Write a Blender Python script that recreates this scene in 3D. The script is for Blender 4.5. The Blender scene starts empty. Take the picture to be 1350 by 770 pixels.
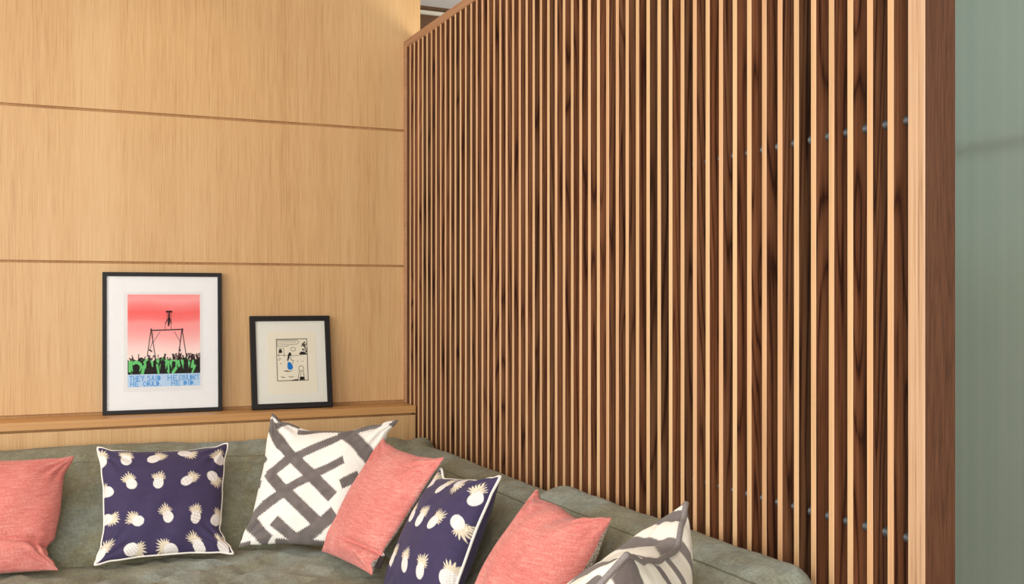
import bpy, math, random
import numpy as np
from mathutils import Vector, Matrix, noise as mnoise

random.seed(7)
RNG = np.random.RandomState(11)
scn = bpy.context.scene
COL = scn.collection

# ------------------------------------------------------------------ helpers
def lin(r, g, b):
    f = lambda c: (c/255)/12.92 if c/255 <= .04045 else ((c/255+.055)/1.055)**2.4
    return (f(r), f(g), f(b), 1.0)

def mesh_obj(name, verts, faces, mats, parent=None, loc=(0, 0, 0), smooth=False, mi=None):
    """verts are world coordinates; loc is the object's origin"""
    v = np.asarray(verts, float) - np.asarray(loc, float)
    me = bpy.data.meshes.new(name)
    me.from_pydata(v.tolist(), [], [list(f) for f in faces])
    if not isinstance(mats, (list, tuple)):
        mats = [mats]
    for m in mats:
        me.materials.append(m)
    if mi is not None:
        me.polygons.foreach_set('material_index', np.asarray(mi, np.int32))
    if smooth:
        me.polygons.foreach_set('use_smooth', [True]*len(me.polygons))
    me.update()
    o = bpy.data.objects.new(name, me)
    COL.objects.link(o)
    o.location = loc
    if parent is not None:
        o.parent = parent
        o.location = Vector(loc) - parent.location
    return o

def empty(name, loc, label, cat, group=None):
    o = bpy.data.objects.new(name, None)
    COL.objects.link(o)
    o.location = loc
    o.empty_display_size = .05
    tag(o, label, cat, group)
    return o

def tag(o, label=None, cat=None, group=None, kind=None):
    if label: o['label'] = label
    if cat: o['category'] = cat
    if group: o['group'] = group
    if kind: o['kind'] = kind
    return o

class MB:
    def __init__(s): s.v = []; s.f = []; s.m = []
    def box(s, x0, x1, y0, y1, z0, z1, b=0.0, m=0, face_m=None):
        """box with chamfered edges b; face_m maps outward axis ('-x') to a material slot"""
        n = len(s.v)
        lo = (x0, y0, z0); hi = (x1, y1, z1)
        if b <= 0:
            for k in range(8):
                s.v.append(tuple(hi[a] if (k >> a) & 1 else lo[a] for a in range(3)))
            F = [('-x', (0, 4, 6, 2)), ('+x', (1, 3, 7, 5)), ('-y', (0, 1, 5, 4)), ('+y', (2, 6, 7, 3)), ('-z', (0, 2, 3, 1)), ('+z', (4, 5, 7, 6))]
            for ax, q in F:
                s.f.append([n+i for i in q]); s.m.append((face_m or {}).get(ax, m))
            return s
        idx = {}
        for k in range(8):
            for a in range(3):
                p = [hi[c] if (k >> c) & 1 else lo[c] for c in range(3)]
                for c in range(3):
                    if c != a:
                        p[c] += -b if (k >> c) & 1 else b
                idx[(k, a)] = len(s.v); s.v.append(tuple(p))
        def add(ids, mm):
            pts = [Vector(s.v[i]) for i in ids]
            nn = (pts[1]-pts[0]).cross(pts[2]-pts[0])
            cen = sum(pts, Vector())/len(pts) - Vector([(lo[c]+hi[c])/2 for c in range(3)])
            if nn.dot(cen) < 0: ids = ids[::-1]
            s.f.append(ids); s.m.append(mm)
        for a in range(3):
            o1, o2 = [c for c in range(3) if c != a]
            for side in (0, 1):
                ks = [(side << a) | (p << o1) | (q << o2) for p, q in ((0, 0), (1, 0), (1, 1), (0, 1))]
                add([idx[(k, a)] for k in ks], (face_m or {}).get('-+'[side]+'xyz'[a], m))
        for a in range(3):           # edges along axis a
            o1, o2 = [c for c in range(3) if c != a]
            for p in (0, 1):
                for q in (0, 1):
                    k0 = (p << o1) | (q << o2); k1 = k0 | (1 << a)
                    mm = (face_m or {}).get('-+'[p]+'xyz'[o1], (face_m or {}).get('-+'[q]+'xyz'[o2], m))
                    add([idx[(k0, o1)], idx[(k1, o1)], idx[(k1, o2)], idx[(k0, o2)]], mm)
        for k in range(8):
            add([idx[(k, 0)], idx[(k, 1)], idx[(k, 2)]], m)
        return s
    def tube(s, pts, r, n=10, closed=False, m=0, cap=True):
        P = [Vector(p) for p in pts]; L = len(P); base = len(s.v)
        up = Vector((0, 0, 1))
        prev = None
        for i in range(L):
            a = P[i-1] if (i > 0 or closed) else P[i]
            c = P[(i+1) % L] if (i < L-1 or closed) else P[i]
            t = (c-a).normalized()
            if prev is None:
                ref = up if abs(t.dot(up)) < .9 else Vector((1, 0, 0))
                u = t.cross(ref).normalized()
            else:
                u = (prev - t*prev.dot(t)).normalized()
            prev = u
            w = t.cross(u)
            rr = r[i] if isinstance(r, (list, tuple)) else r
            for k in range(n):
                an = 2*math.pi*k/n
                s.v.append(tuple(P[i] + u*math.cos(an)*rr + w*math.sin(an)*rr))
        for i in range(L if closed else L-1):
            j = (i+1) % L
            for k in range(n):
                k2 = (k+1) % n
                s.f.append([base+i*n+k, base+i*n+k2, base+j*n+k2, base+j*n+k]); s.m.append(m)
        if cap and not closed:
            s.f.append([base+k for k in range(n)][::-1]); s.m.append(m)
            s.f.append([base+(L-1)*n+k for k in range(n)]); s.m.append(m)
        return s
    def build(s, name, mats, parent=None, loc=(0, 0, 0), smooth=False):
        return mesh_obj(name, s.v, s.f, mats, parent, loc, smooth, s.m)

# ------------------------------------------------------------------ materials
class NT:
    def __init__(s, name):
        s.m = bpy.data.materials.new(name); s.m.use_nodes = True
        s.t = s.m.node_tree; s.n = s.t.nodes; s.l = s.t.links
        s.b = s.n['Principled BSDF']
    def node(s, typ, **kw):
        n = s.n.new(typ)
        for k, v in kw.items():
            if k == 'ins':
                for i, x in v.items():
                    if isinstance(x, bpy.types.NodeSocket): s.l.new(x, n.inputs[i])
                    else: n.inputs[i].default_value = x
            else: setattr(n, k, v)
        return n
    def vmap(s, vec, scale, off=(0, 0, 0)):
        return s.node('ShaderNodeMapping', ins={0: vec, 1: off, 3: scale}).outputs[0]
    def noise(s, vec, scale, detail=3, rough=.55, dist=0):
        n = s.node('ShaderNodeTexNoise', ins={'Vector': vec, 'Scale': scale, 'Detail': detail, 'Roughness': rough, 'Distortion': dist})
        return n.outputs['Fac']
    def ramp(s, fac, stops):
        r = s.node('ShaderNodeValToRGB', ins={0: fac})
        e = r.color_ramp.elements
        while len(e) < len(stops): e.new(.5)
        for i, (p, c) in enumerate(stops):
            e[i].position = p; e[i].color = c
        return r.outputs[0]
    def mix(s, fac, a, b, mode='MIX'):
        n = s.node('ShaderNodeMix', data_type='RGBA', blend_type=mode)
        for i, x in ((0, fac), (6, a), (7, b)):
            if isinstance(x, bpy.types.NodeSocket): s.l.new(x, n.inputs[i])
            else: n.inputs[i].default_value = x
        return n.outputs[2]
    def math(s, op, a, b=0.0, c=None):
        n = s.node('ShaderNodeMath', operation=op)
        for i, x in enumerate((a, b) if c is None else (a, b, c)):
            if isinstance(x, bpy.types.NodeSocket): s.l.new(x, n.inputs[i])
            else: n.inputs[i].default_value = x
        return n.outputs[0]
    def bump(s, h, strength=.3, dist=.002):
        n = s.node('ShaderNodeBump', ins={'Height': h, 'Strength': strength, 'Distance': dist})
        s.l.new(n.outputs[0], s.b.inputs['Normal'])
    def color(s, c):
        if isinstance(c, bpy.types.NodeSocket): s.l.new(c, s.b.inputs['Base Color'])
        else: s.b.inputs['Base Color'].default_value = c
    def set(s, **kw):
        for k, v in kw.items(): s.b.inputs[k.replace('_', ' ')].default_value = v

def wood(name, cols, fine=160, zs=.012, cath=0.0, rough=.5, rnd='object', axis='z', vary=None, bump=.15, spec=.35, contrast=1.0, band=5.0):
    """straight-grained timber; cols = dark, mid, light (sRGB); grain runs along axis"""
    t = NT(name)
    if rnd == 'object':
        vec = t.node('ShaderNodeTexCoord').outputs['Object']
        r = t.node('ShaderNodeObjectInfo').outputs['Random']
    else:
        g = t.node('ShaderNodeNewGeometry')
        vec = g.outputs['Position']; r = g.outputs['Random Per Island']
    off = t.node('ShaderNodeCombineXYZ', ins={0: t.math('MULTIPLY', r, 17.3), 1: t.math('MULTIPLY', r, 9.1), 2: t.math('MULTIPLY', r, 31.7)}).outputs[0]
    vec = t.node('ShaderNodeVectorMath', operation='ADD', ins={0: vec, 1: off}).outputs[0]
    k = 'xyz'.index(axis)
    sc = [1, 1, 1]; sc[k] = zs
    vf = t.vmap(vec, tuple(sc))
    f1 = t.noise(vf, fine, 4, .65)
    f2 = t.noise(vf, fine*.17, 3, .6, .4)
    sc2 = [1, 1, 1]; sc2[k] = .06
    vb = t.vmap(vec, tuple(sc2))
    f3 = t.noise(vb, band, 2, .5)
    s = t.math('MULTIPLY_ADD', f1, .6*contrast, t.math('MULTIPLY_ADD', f2, .22*contrast, t.math('MULTIPLY', f3, .35)))
    s = t.math('ADD', s, .585-.175-.41*contrast)
    if cath > 0:
        sc3 = [1, 1, 1]; sc3[k] = .055
        vc = t.vmap(vec, tuple(sc3))
        nz = t.noise(vc, 9.0, 2, .45, .6)
        rings = t.math('MULTIPLY', t.math('PINGPONG', t.math('MULTIPLY', nz, 17.0), .5), 2.0)
        line = t.math('POWER', t.math('SUBTRACT', 1.0, rings), 3.0)
        s = t.math('MULTIPLY_ADD', t.math('SUBTRACT', .25, line), cath*.45, s)
    c = t.ramp(s, [(.36, lin(*cols[0])), (.56, lin(*cols[1])), (.78, lin(*cols[2]))])
    if vary:
        # boards differ a little in tone
        c = t.mix(1.0, c, t.ramp(t.math('FRACT', t.math('MULTIPLY', r, 7.77)), [(0, lin(*vary[0])), (.5, lin(*vary[1])), (1, lin(*vary[2]))]), 'MULTIPLY')
    t.color(c)
    t.set(Roughness=rough, Specular_IOR_Level=spec)
    if bump: t.bump(f1, bump, .001)
    return t.m

M = {}
M['oak_panel'] = wood('oak_panel', [(170, 128, 82), (205, 164, 113), (220, 186, 138)], fine=330, zs=.016, rnd='island', rough=.42, contrast=1.0, bump=.08, band=4)
M['oak_ledge'] = wood('oak_ledge', [(172, 122, 72), (198, 148, 92), (212, 166, 110)], fine=120, zs=.012, rnd='island', axis='x', rough=.42, contrast=.8, bump=.08)
M['oak_groove'] = wood('oak_groove', [(150, 106, 62), (176, 132, 84), (192, 150, 98)], fine=120, rnd='island', rough=.6)
M['walnut'] = wood('walnut', [(60, 33, 21), (112, 73, 48), (142, 99, 69)], fine=230, zs=.022, cath=.7, rough=.45, vary=[(205, 205, 200), (255, 246, 240), (255, 228, 214)], bump=.2, spec=.25, contrast=1.25)
M['walnut_end'] = wood('walnut_end', [(56, 31, 18), (96, 60, 39), (120, 79, 53)], fine=300, zs=.035, cath=.15, rough=.45, bump=.2, spec=.3, contrast=1.0)
M['slat_edge_sheen'] = wood('slat_edge_sheen', [(172, 134, 100), (210, 174, 136), (226, 196, 160)], fine=260, zs=.016, cath=.06, rough=.42, vary=[(255, 250, 232), (252, 236, 222), (255, 255, 238)], bump=.12, contrast=.7)  # front edges paler than the sides: their sheen is put into the colour
M['post_edge_sheen'] = wood('post_edge_sheen', [(106, 74, 50), (190, 152, 116), (206, 172, 138)], fine=240, zs=.012, rough=.45, bump=.15, contrast=1.35)  # sheen on the post's front face, also put into its colour
M['rail_oak'] = wood('rail_oak', [(132, 92, 64), (170, 126, 92), (190, 148, 112)], fine=200, zs=.014, axis='y', rough=.45, bump=.1, contrast=.9)

def plain(name, rgb, rough=.6, metal=0.0, spec=.5, var=0.0, vs=40):
    t = NT(name)
    if var:
        nz = t.noise(t.node('ShaderNodeTexCoord').outputs['Object'], vs, 4)
        a = tuple(max(0, c-var) for c in rgb); b = tuple(min(255, c+var) for c in rgb)
        t.color(t.ramp(nz, [(.3, lin(*a)), (.7, lin(*b))]))
    else: t.color(lin(*rgb))
    t.set(Roughness=rough, Metallic=metal, Specular_IOR_Level=spec)
    return t.m
M['black_frame'] = plain('black_frame', (25, 21, 19), .5, spec=.3, var=3)
M['white_mat'] = plain('white_mat', (240, 239, 236), .9, spec=.1, var=1)
M['cream_mat'] = plain('cream_mat', (232, 229, 216), .9, spec=.1, var=1)
M['paper'] = plain('paper', (233, 231, 227), .9, spec=.1, var=1)
M['cream_paper'] = plain('cream_paper', (236, 228, 206), .9, spec=.1, var=1)
M['steel'] = plain('steel', (80, 84, 85), .45, .5, var=8)
M['ceiling'] = plain('ceiling_paint', (226, 224, 222), .9, spec=.1, var=2)
M['brown_wall'] = plain('brown_wall', (100, 70, 44), .7, var=6)
M['cornice'] = plain('cornice_paint', (214, 208, 190), .8, var=2)
M['floor'] = wood('floor_oak', [(120, 88, 58), (160, 122, 84), (180, 142, 102)], fine=120, rnd='island', axis='x', rough=.5)
M['piping_white'] = plain('piping_white', (240, 234, 222), .8, spec=.2, var=4, vs=300)
M['piping_grey'] = plain('piping_grey', (132, 124, 120), .6, spec=.3, var=8, vs=200)
M['tag_black'] = plain('tag_black', (26, 24, 26), .6, var=3)
M['dark_base'] = plain('sofa_base_cloth', (92, 90, 76), .9, spec=.1, var=8)

def linen(name):
    t = NT(name)
    co = t.node('ShaderNodeTexCoord').outputs['Object']
    big = t.noise(co, 3.5, 3, .55, .8)
    mid = t.noise(co, 22, 4, .6, .5)
    thr = t.noise(t.vmap(co, (30, 700, 700)), 1, 2, .5)
    thr2 = t.noise(t.vmap(co, (700, 60, 60)), 1, 2, .5)
    thr3 = t.noise(t.vmap(co, (1, 1, 1)), 420, 2, .6)
    base = t.ramp(big, [(.3, lin(110, 106, 82)), (.5, lin(125, 123, 101)), (.7, lin(134, 141, 131))])
    v = t.math('MULTIPLY_ADD', thr, .3, t.math('MULTIPLY_ADD', thr2, .3, t.math('MULTIPLY_ADD', thr3, .5, t.math('MULTIPLY', mid, .5))))
    coarse = t.math('MULTIPLY_ADD', t.noise(t.vmap(co, (50, 170, 150)), 1, 3, .75), .6, t.math('MULTIPLY', t.noise(t.vmap(co, (170, 60, 66)), 1, 3, .75), .6))
    v2 = t.math('MULTIPLY_ADD', coarse, 1.1, v)
    g2 = t.ramp(t.math('MULTIPLY', v2, .4), [(.52, (.98, .98, .96, 1)), (.65, (1.52, 1.52, 1.52, 1))])
    rub = t.ramp(t.noise(co, 12, 5, .7, .2), [(.56, (0, 0, 0, 1)), (.74, (1, 1, 1, 1))])
    base = t.mix(t.math('MULTIPLY', rub, .18), base, lin(168, 176, 166))
    t.color(t.mix(1.0, base, g2, 'MULTIPLY'))
    t.set(Roughness=.9, Specular_IOR_Level=.15, Sheen_Weight=.12)
    wr = t.noise(t.vmap(co, (1, 1, 1)), 12, 3, .55, .5)
    t.bump(t.math('MULTIPLY_ADD', wr, 4.0, v2), .5, .007)
    return t.m
M['linen'] = linen('green_grey_linen')
M['seam'] = plain('seam_thread', (114, 113, 92), .9, spec=.1, var=5)

def tinted_cloth(name, weave=.0, rough=.8, wscale=600, spec=.2, sheen=.1):
    """cloth whose printed or woven pattern is in the 'tint' attribute"""
    t = NT(name)
    c = t.node('ShaderNodeAttribute', attribute_name='tint').outputs['Color']
    co = t.node('ShaderNodeTexCoord').outputs['Object']
    nz = t.noise(co, wscale, 2, .6)
    soft = t.noise(co, 30, 3, .6, .6)
    if weave:
        c = t.mix(1.0, c, t.ramp(t.math('MULTIPLY_ADD', soft, .4, t.math('MULTIPLY', nz, .8)), [(.35, (1-weave,)*3+(1,)), (.85, (1+weave,)*3+(1,))]), 'MULTIPLY')
    t.color(c)
    t.set(Roughness=rough, Specular_IOR_Level=spec, Sheen_Weight=sheen)
    t.bump(t.math('MULTIPLY_ADD', soft, 2.0, t.math('MULTIPLY', nz, .25)), .25, .004)
    return t.m
M['print_cloth'] = tinted_cloth('printed_cotton', .05, .75)
M['velvet'] = tinted_cloth('cut_velvet', .10, .75, 350)
M['art'] = tinted_cloth('printed_paper', 0, .9, spec=.05, sheen=0)

def pink_cloth():
    t = NT('pink_slub_linen')
    co = t.node('ShaderNodeTexCoord').outputs['Object']
    a = t.noise(t.vmap(co, (26, 26, 260)), 1, 3, .6)
    b = t.noise(t.vmap(co, (220, 220, 40)), 1, 3, .6)
    c_ = t.noise(co, 520, 2, .6)
    big = t.noise(co, 9, 3, .5)
    v = t.math('MULTIPLY_ADD', a, .45, t.math('MULTIPLY_ADD', b, .3, t.math('MULTIPLY_ADD', c_, .55, t.math('MULTIPLY_ADD', big, .25, .125))))
    t.color(t.ramp(t.math('MULTIPLY', v, .8), [(.54, lin(192, 98, 90)), (.71, lin(214, 126, 116)), (.83, lin(226, 154, 142)), (.93, lin(242, 206, 192))]))
    t.set(Roughness=.9, Specular_IOR_Level=.12, Sheen_Weight=.15)
    t.bump(v, .3, .002)
    return t.m
M['pink'] = pink_cloth()
def tweed():
    t = NT('speckled_tweed')
    co = t.node('ShaderNodeTexCoord').outputs['Object']
    v = t.noise(co, 330, 2, .7)
    t.color(t.ramp(v, [(.40, lin(110, 92, 84)), (.5, lin(178, 160, 146)), (.6, lin(232, 220, 208))]))
    t.set(Roughness=.95, Specular_IOR_Level=.1)
    t.bump(v, .4, .002)
    return t.m
M['tweed'] = tweed()

def glazing():
    t = NT('picture_glass')
    out = t.n['Material Output']
    tr = t.node('ShaderNodeBsdfTransparent')
    gl = t.node('ShaderNodeBsdfGlossy', ins={'Roughness': .04})
    fr = t.node('ShaderNodeFresnel', ins={'IOR': 1.2})
    mx = t.node('ShaderNodeMixShader', ins={0: fr.outputs[0], 1: tr.outputs[0], 2: gl.outputs[0]})
    t.l.new(mx.outputs[0], out.inputs[0])
    return t.m
M['glass'] = glazing()
def frosted():
    t = NT('frosted_reeded_glass')
    out = t.n['Material Output']
    co = t.node('ShaderNodeNewGeometry').outputs['Position']
    nz = t.noise(t.vmap(co, (1, 30, .15)), 1, 2, .5)
    col = t.ramp(nz, [(.3, lin(232, 240, 232)), (.7, lin(242, 246, 238))])
    tl = t.node('ShaderNodeBsdfTranslucent', ins={'Color': col})
    rf = t.node('ShaderNodeBsdfRefraction', ins={'Color': col, 'Roughness': .55, 'IOR': 1.12})
    df = t.node('ShaderNodeBsdfDiffuse', ins={'Color': col})
    m1 = t.node('ShaderNodeMixShader', ins={0: .35, 1: rf.outputs[0], 2: tl.outputs[0]})
    m2 = t.node('ShaderNodeMixShader', ins={0: .12, 1: m1.outputs[0], 2: df.outputs[0]})
    t.l.new(m2.outputs[0], out.inputs[0])
    return t.m
M['frosted'] = frosted()
def leafy():
    t = NT('backdrop_leaves')
    co = t.node('ShaderNodeTexCoord').outputs['Object']
    v = t.noise(co, 14, 5, .65)
    t.color(t.ramp(v, [(.35, lin(110, 118, 84)), (.55, lin(164, 166, 126)), (.72, lin(196, 196, 156))]))
    t.set(Roughness=.8)
    return t.m
M['tint_hedge'] = leafy()
M['backdrop_wall'] = plain('backdrop_paint', (192, 208, 204), .9, var=4, vs=3)  # backdrop colour, tints the glass from behind
M['tint_paving'] = plain('backdrop_stone', (186, 190, 186), .9, var=6, vs=6)

# ------------------------------------------------------------------ layout constants (metres)
XS = 1.400            # front plane of the slatted screen
YB = 4.264            # face of the oak wall panelling
SD = .0727            # depth of the screen

# ------------------------------------------------------------------ setting
def struct(o):
    o['kind'] = 'structure'; return o

mb = MB().box(-2.6, 3.6, -1.2, 5.4, -.12, 0)
struct(mb.build('floor', M['floor']))
mb = MB().box(-2.6, 3.6, -.6, 5.4, 2.692, 2.84)
struct(mb.build('ceiling', M['ceiling']))
# oak clad wall: a carcass with panels parted by shadow grooves
mb = MB().box(-2.6, XS+SD+.001, YB+.010, 4.95, 0, 2.692, m=1)
wl = mb.build('wall_back', [M['oak_panel'], M['oak_groove']])
struct(wl)
for z0, z1 in ((0.0, .815), (.826, 1.3825), (1.3915, 1.951), (1.961, 2.525), (2.535, 2.6915)):
    MB().box(-2.6, XS+SD+.002, YB, YB+.0105, z0, z1, b=.0008).build('oak_panel', M['oak_panel'], wl)
# the room past the screen
struct(MB().box(XS+SD+.0015, 3.6, 4.95, 5.07, 0, 2.692).build('wall_far', M['brown_wall']))
cp = MB()
n0 = 0
prof = [(4.95, 2.648), (4.940, 2.648), (4.934, 2.651), (4.932, 2.656), (4.932, 2.662), (4.934, 2.666), (4.940, 2.668), (4.95, 2.668)]
vv = [(x, y, z) for x in (XS+SD+.003, 3.2) for y, z in prof]
ff = [[i, (i+1) % 8, 8+(i+1) % 8, 8+i] for i in range(8)] + [list(range(8))[::-1], list(range(8, 16))]
struct(mesh_obj('trim_1', vv, ff, M['cornice']))

# frosted reeded glass partition to the right of the screen
GX = 2.30
win = bpy.data.objects.new('window_1', None); COL.objects.link(win); win.location = (GX, 2.6, 0); struct(win)
vs_, fs_ = [], []
ny = 720
ys = np.linspace(.9, 4.9, ny+1)
fl = .0010*np.abs(np.sin(np.pi*(ys-.9)/.042))
for y, d in zip(ys, fl):
    vs_ += [(GX-.008-d, y, .02), (GX-.008-d, y, 2.67)]
for i in range(ny):
    fs_.append([2*i, 2*i+1, 2*i+3, 2*i+2])
nb = len(vs_)
vs_ += [(GX, .9, .02), (GX, 4.9, .02), (GX, 4.9, 2.67), (GX, .9, 2.67)]
fs_.append([nb, nb+1, nb+2, nb+3])
mesh_obj('pane', vs_, fs_, M['frosted'], win, (GX, 2.6, 0))
fr = MB()
for y0, y1, z0, z1 in ((.86, 4.94, 0, .03), (.86, 4.94, 2.66, 2.69), (.86, .90, .03, 2.66), (4.90, 4.94, .03, 2.66)):
    fr.box(GX-.02, GX+.03, y0, y1, z0, z1, b=.002)
fr.build('window_frame', M['steel'], win, (GX, 2.6, 0))
MB().box(GX+.20, GX+.225, .9, 4.9, 1.678, 1.703, b=.003).build('band_bar', M['steel'], win, (GX, 2.6, 0))  # bar added behind the pane to make a soft dark band

# made-up backdrop, added only to tint the frosted glass
struct(MB().box(5.2, 5.35, -3, 8, -.1, 3.4).build('wall_backdrop', M['backdrop_wall']))
struct(MB().box(2.6, 5.2, -3, 8, -.12, -.02).build('backdrop_ground', M['tint_paving']))  # added ground slab, part of the tinting backdrop
hv, hf = [], []
HN, HM = 90, 16
for i in range(HN+1):
    for j in range(HM):
        a = math.pi*j/(HM-1)
        y = -2 + 9.0*i/HN
        x = 4.6 - .34*math.cos(a); z = .55 + .95*math.sin(a)**.5 if 0 < j < HM-1 else 0.0
        d = mnoise.noise(Vector((x*5, y*5, z*5)))*.09
        hv.append((x+d, y, max(-.02, z+d if 0 < j < HM-1 else -.02)))
for i in range(HN):
    for j in range(HM-1):
        a = i*HM+j
        hf.append([a, a+1, a+HM+1, a+HM])
tint_hedge = mesh_obj('backdrop_hedge', hv, hf, M['tint_hedge'], None, (4.6, 2.5, 0), True)  # added greenery, there to tint the frosted glass
struct(tint_hedge)

# ------------------------------------------------------------------ slatted screen
scr = empty('slatted_screen', (XS+SD/2, 2.8, 0), 'tall dark walnut screen of upright slats with pale front edges, behind the sofa', 'screen')
Y0, PITCH, NS = 4.1883, .052112, 53
TH = .0151
ZT0, ZT1 = 2.299, 2.331
YN0, YN1 = 1.3889, 1.4282
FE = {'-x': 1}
def part(name, mb, mats):
    bb = np.array(mb.v); c = ((bb.min(0)+bb.max(0))/2)
    return mb.build(name, mats, scr, tuple(c))
part('top_rail', MB().box(XS, XS+SD, YN1, 4.2225, ZT0, ZT1, b=.0012), [M['rail_oak']])
part('bottom_rail', MB().box(XS, XS+SD, YN1, 4.2225, .0, .035, b=.0012), [M['rail_oak']])
part('end_post', MB().box(XS, XS+SD, YN0, YN1, 0, ZT1, b=.0015, face_m=FE), [M['walnut_end'], M['post_edge_sheen']])
part('end_post', MB().box(XS, XS+SD, 4.2229, 4.2635, 0, ZT1, b=.0015, face_m={'-x': 1}), [M['walnut_end'], M['rail_oak']])
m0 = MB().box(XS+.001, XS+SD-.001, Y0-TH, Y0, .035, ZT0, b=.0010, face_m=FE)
slat0 = part('slat', m0, [M['walnut'], M['slat_edge_sheen']])
base_loc = slat0.location.copy()
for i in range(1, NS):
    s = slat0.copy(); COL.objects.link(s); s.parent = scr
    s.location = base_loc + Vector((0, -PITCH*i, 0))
for z in (1.572, .819):
    part('rod', MB().tube([(XS+.034, YN1, z), (XS+.034, 4.2229, z)], .0098, 20), [M['steel']]).data.polygons.foreach_set('use_smooth', [True]*22)

# ------------------------------------------------------------------ ledge under the panelling
LZ, LY = .816, 4.098
led = empty('wall_ledge', (0, 4.18, 0), 'pale oak ledge below the wall panels, carrying two black picture frames', 'ledge')
MB().box(-2.6, XS-.0015, LY, YB-.0005, LZ-.029, LZ, b=.0012).build('ledge_top', M['oak_ledge'], led, (0, 4.18, LZ))
lp = MB().box(-2.6, XS-.002, LY+.003, LY+.022, 0, LZ-.037, b=.0012)
lp.build('front_panel', M['oak_panel'], led, (0, 4.18, .4))
MB().box(-2.6, XS-.012, LY+.022, YB-.0005, 0, LZ-.029).build('carcass', M['oak_groove'], led, (0, 4.18, .4))

#GEO_BEGIN ---------------------------------------------------------------- cushions (numpy only)
def cosinterp(t, pts):
    xs = np.array([p[0] for p in pts]); ysv = np.array([p[1] for p in pts])
    t = np.clip(t, 0, 1)
    i = np.clip(np.searchsorted(xs, t, side='right')-1, 0, len(xs)-2)
    f = (t-xs[i])/(xs[i+1]-xs[i]); f = f*f*(3-2*f)
    return ysv[i]*(1-f)+ysv[i+1]*f

def bow(h, *mid):
    """inward offset of an edge along its length: 0 at corners"""
    if mid: return [(0, 0)]+list(mid)+[(1, 0)]
    return [(0, 0), (.12, h*.6), (.35, h), (.65, h), (.88, h*.6), (1, 0)]

def cushion_points(C, T, top, right, bottom, left, N, seed=0, power=.5, wr=.004, extra=None, face=-1, Tb=None, dent=None):
    """front and back sheets of a pillow. C = TL, TR, BR, BL seam corners. u runs left to right, v top to bottom"""
    C = np.asarray(C, float)
    g = np.linspace(0, 1, N+1)
    g = .5-.5*np.cos(np.pi*g)*(1-.35*(1-np.abs(2*g-1)))  # more points near seams
    g = (g-g[0])/(g[-1]-g[0])
    u, v = np.meshgrid(g, g)      # [row v][col u]
    b = lambda a: ((1-u)*(1-v))[..., None]*a[0]+(u*(1-v))[..., None]*a[1]+(u*v)[..., None]*a[2]+((1-u)*v)[..., None]*a[3]
    P = b(C)
    U = (C[1]-C[0]+C[2]-C[3]); U /= np.linalg.norm(U)
    V = (C[3]-C[0]+C[2]-C[1]); V /= np.linalg.norm(V)
    n = np.cross(V, U); n /= np.linalg.norm(n)
    P = P + (cosinterp(u, top)*(1-v)**1.6)[..., None]*V - (cosinterp(u, bottom)*v**1.6)[..., None]*V
    P = P + (cosinterp(v, left)*(1-u)**1.6)[..., None]*U - (cosinterp(v, right)*u**1.6)[..., None]*U
    a = 1-np.abs(2*u-1)**2.3; c = 1-np.abs(2*v-1)**2.3
    prof = np.clip(a*c, 0, 1)**power
    if dent is not None: P = P + (cosinterp(u, dent)*(1-v)**2.2)[..., None]*np.array([.12, -.06, -1.0])
    rs = np.random.RandomState(seed)
    w = np.zeros_like(u)
    for k in range(7):            # long soft folds
        an = rs.uniform(0, np.pi); fr = rs.uniform(5, 13); ph = rs.uniform(0, 6.28)
        s = u*np.cos(an)+v*np.sin(an); q = -u*np.sin(an)+v*np.cos(an)
        w += np.sin(s*fr*2+ph+1.7*np.sin(q*4+ph))*rs.uniform(.3, 1)*np.exp(-((q-rs.uniform(-.3, .9))/.35)**2)
    for (cu, cv) in ((0, 0), (1, 0), (1, 1), (0, 1)):   # puckers running out of the corners
        th = np.arctan2(v-cv, u-cu); r = np.hypot(u-cu, v-cv)
        w += 1.5*np.sin(th*14+rs.uniform(0, 6))*np.exp(-((r-.16)/.11)**2)
    w *= np.clip(prof*1.6, 0, 1)
    ex = np.zeros_like(u) if extra is None else extra(u, v)
    F = P + (T*prof+w*wr+ex)[..., None]*n
    B = P - ((Tb or T)*prof+w*wr*.6)[..., None]*n
    return u, v, F, B, P, n

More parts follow.
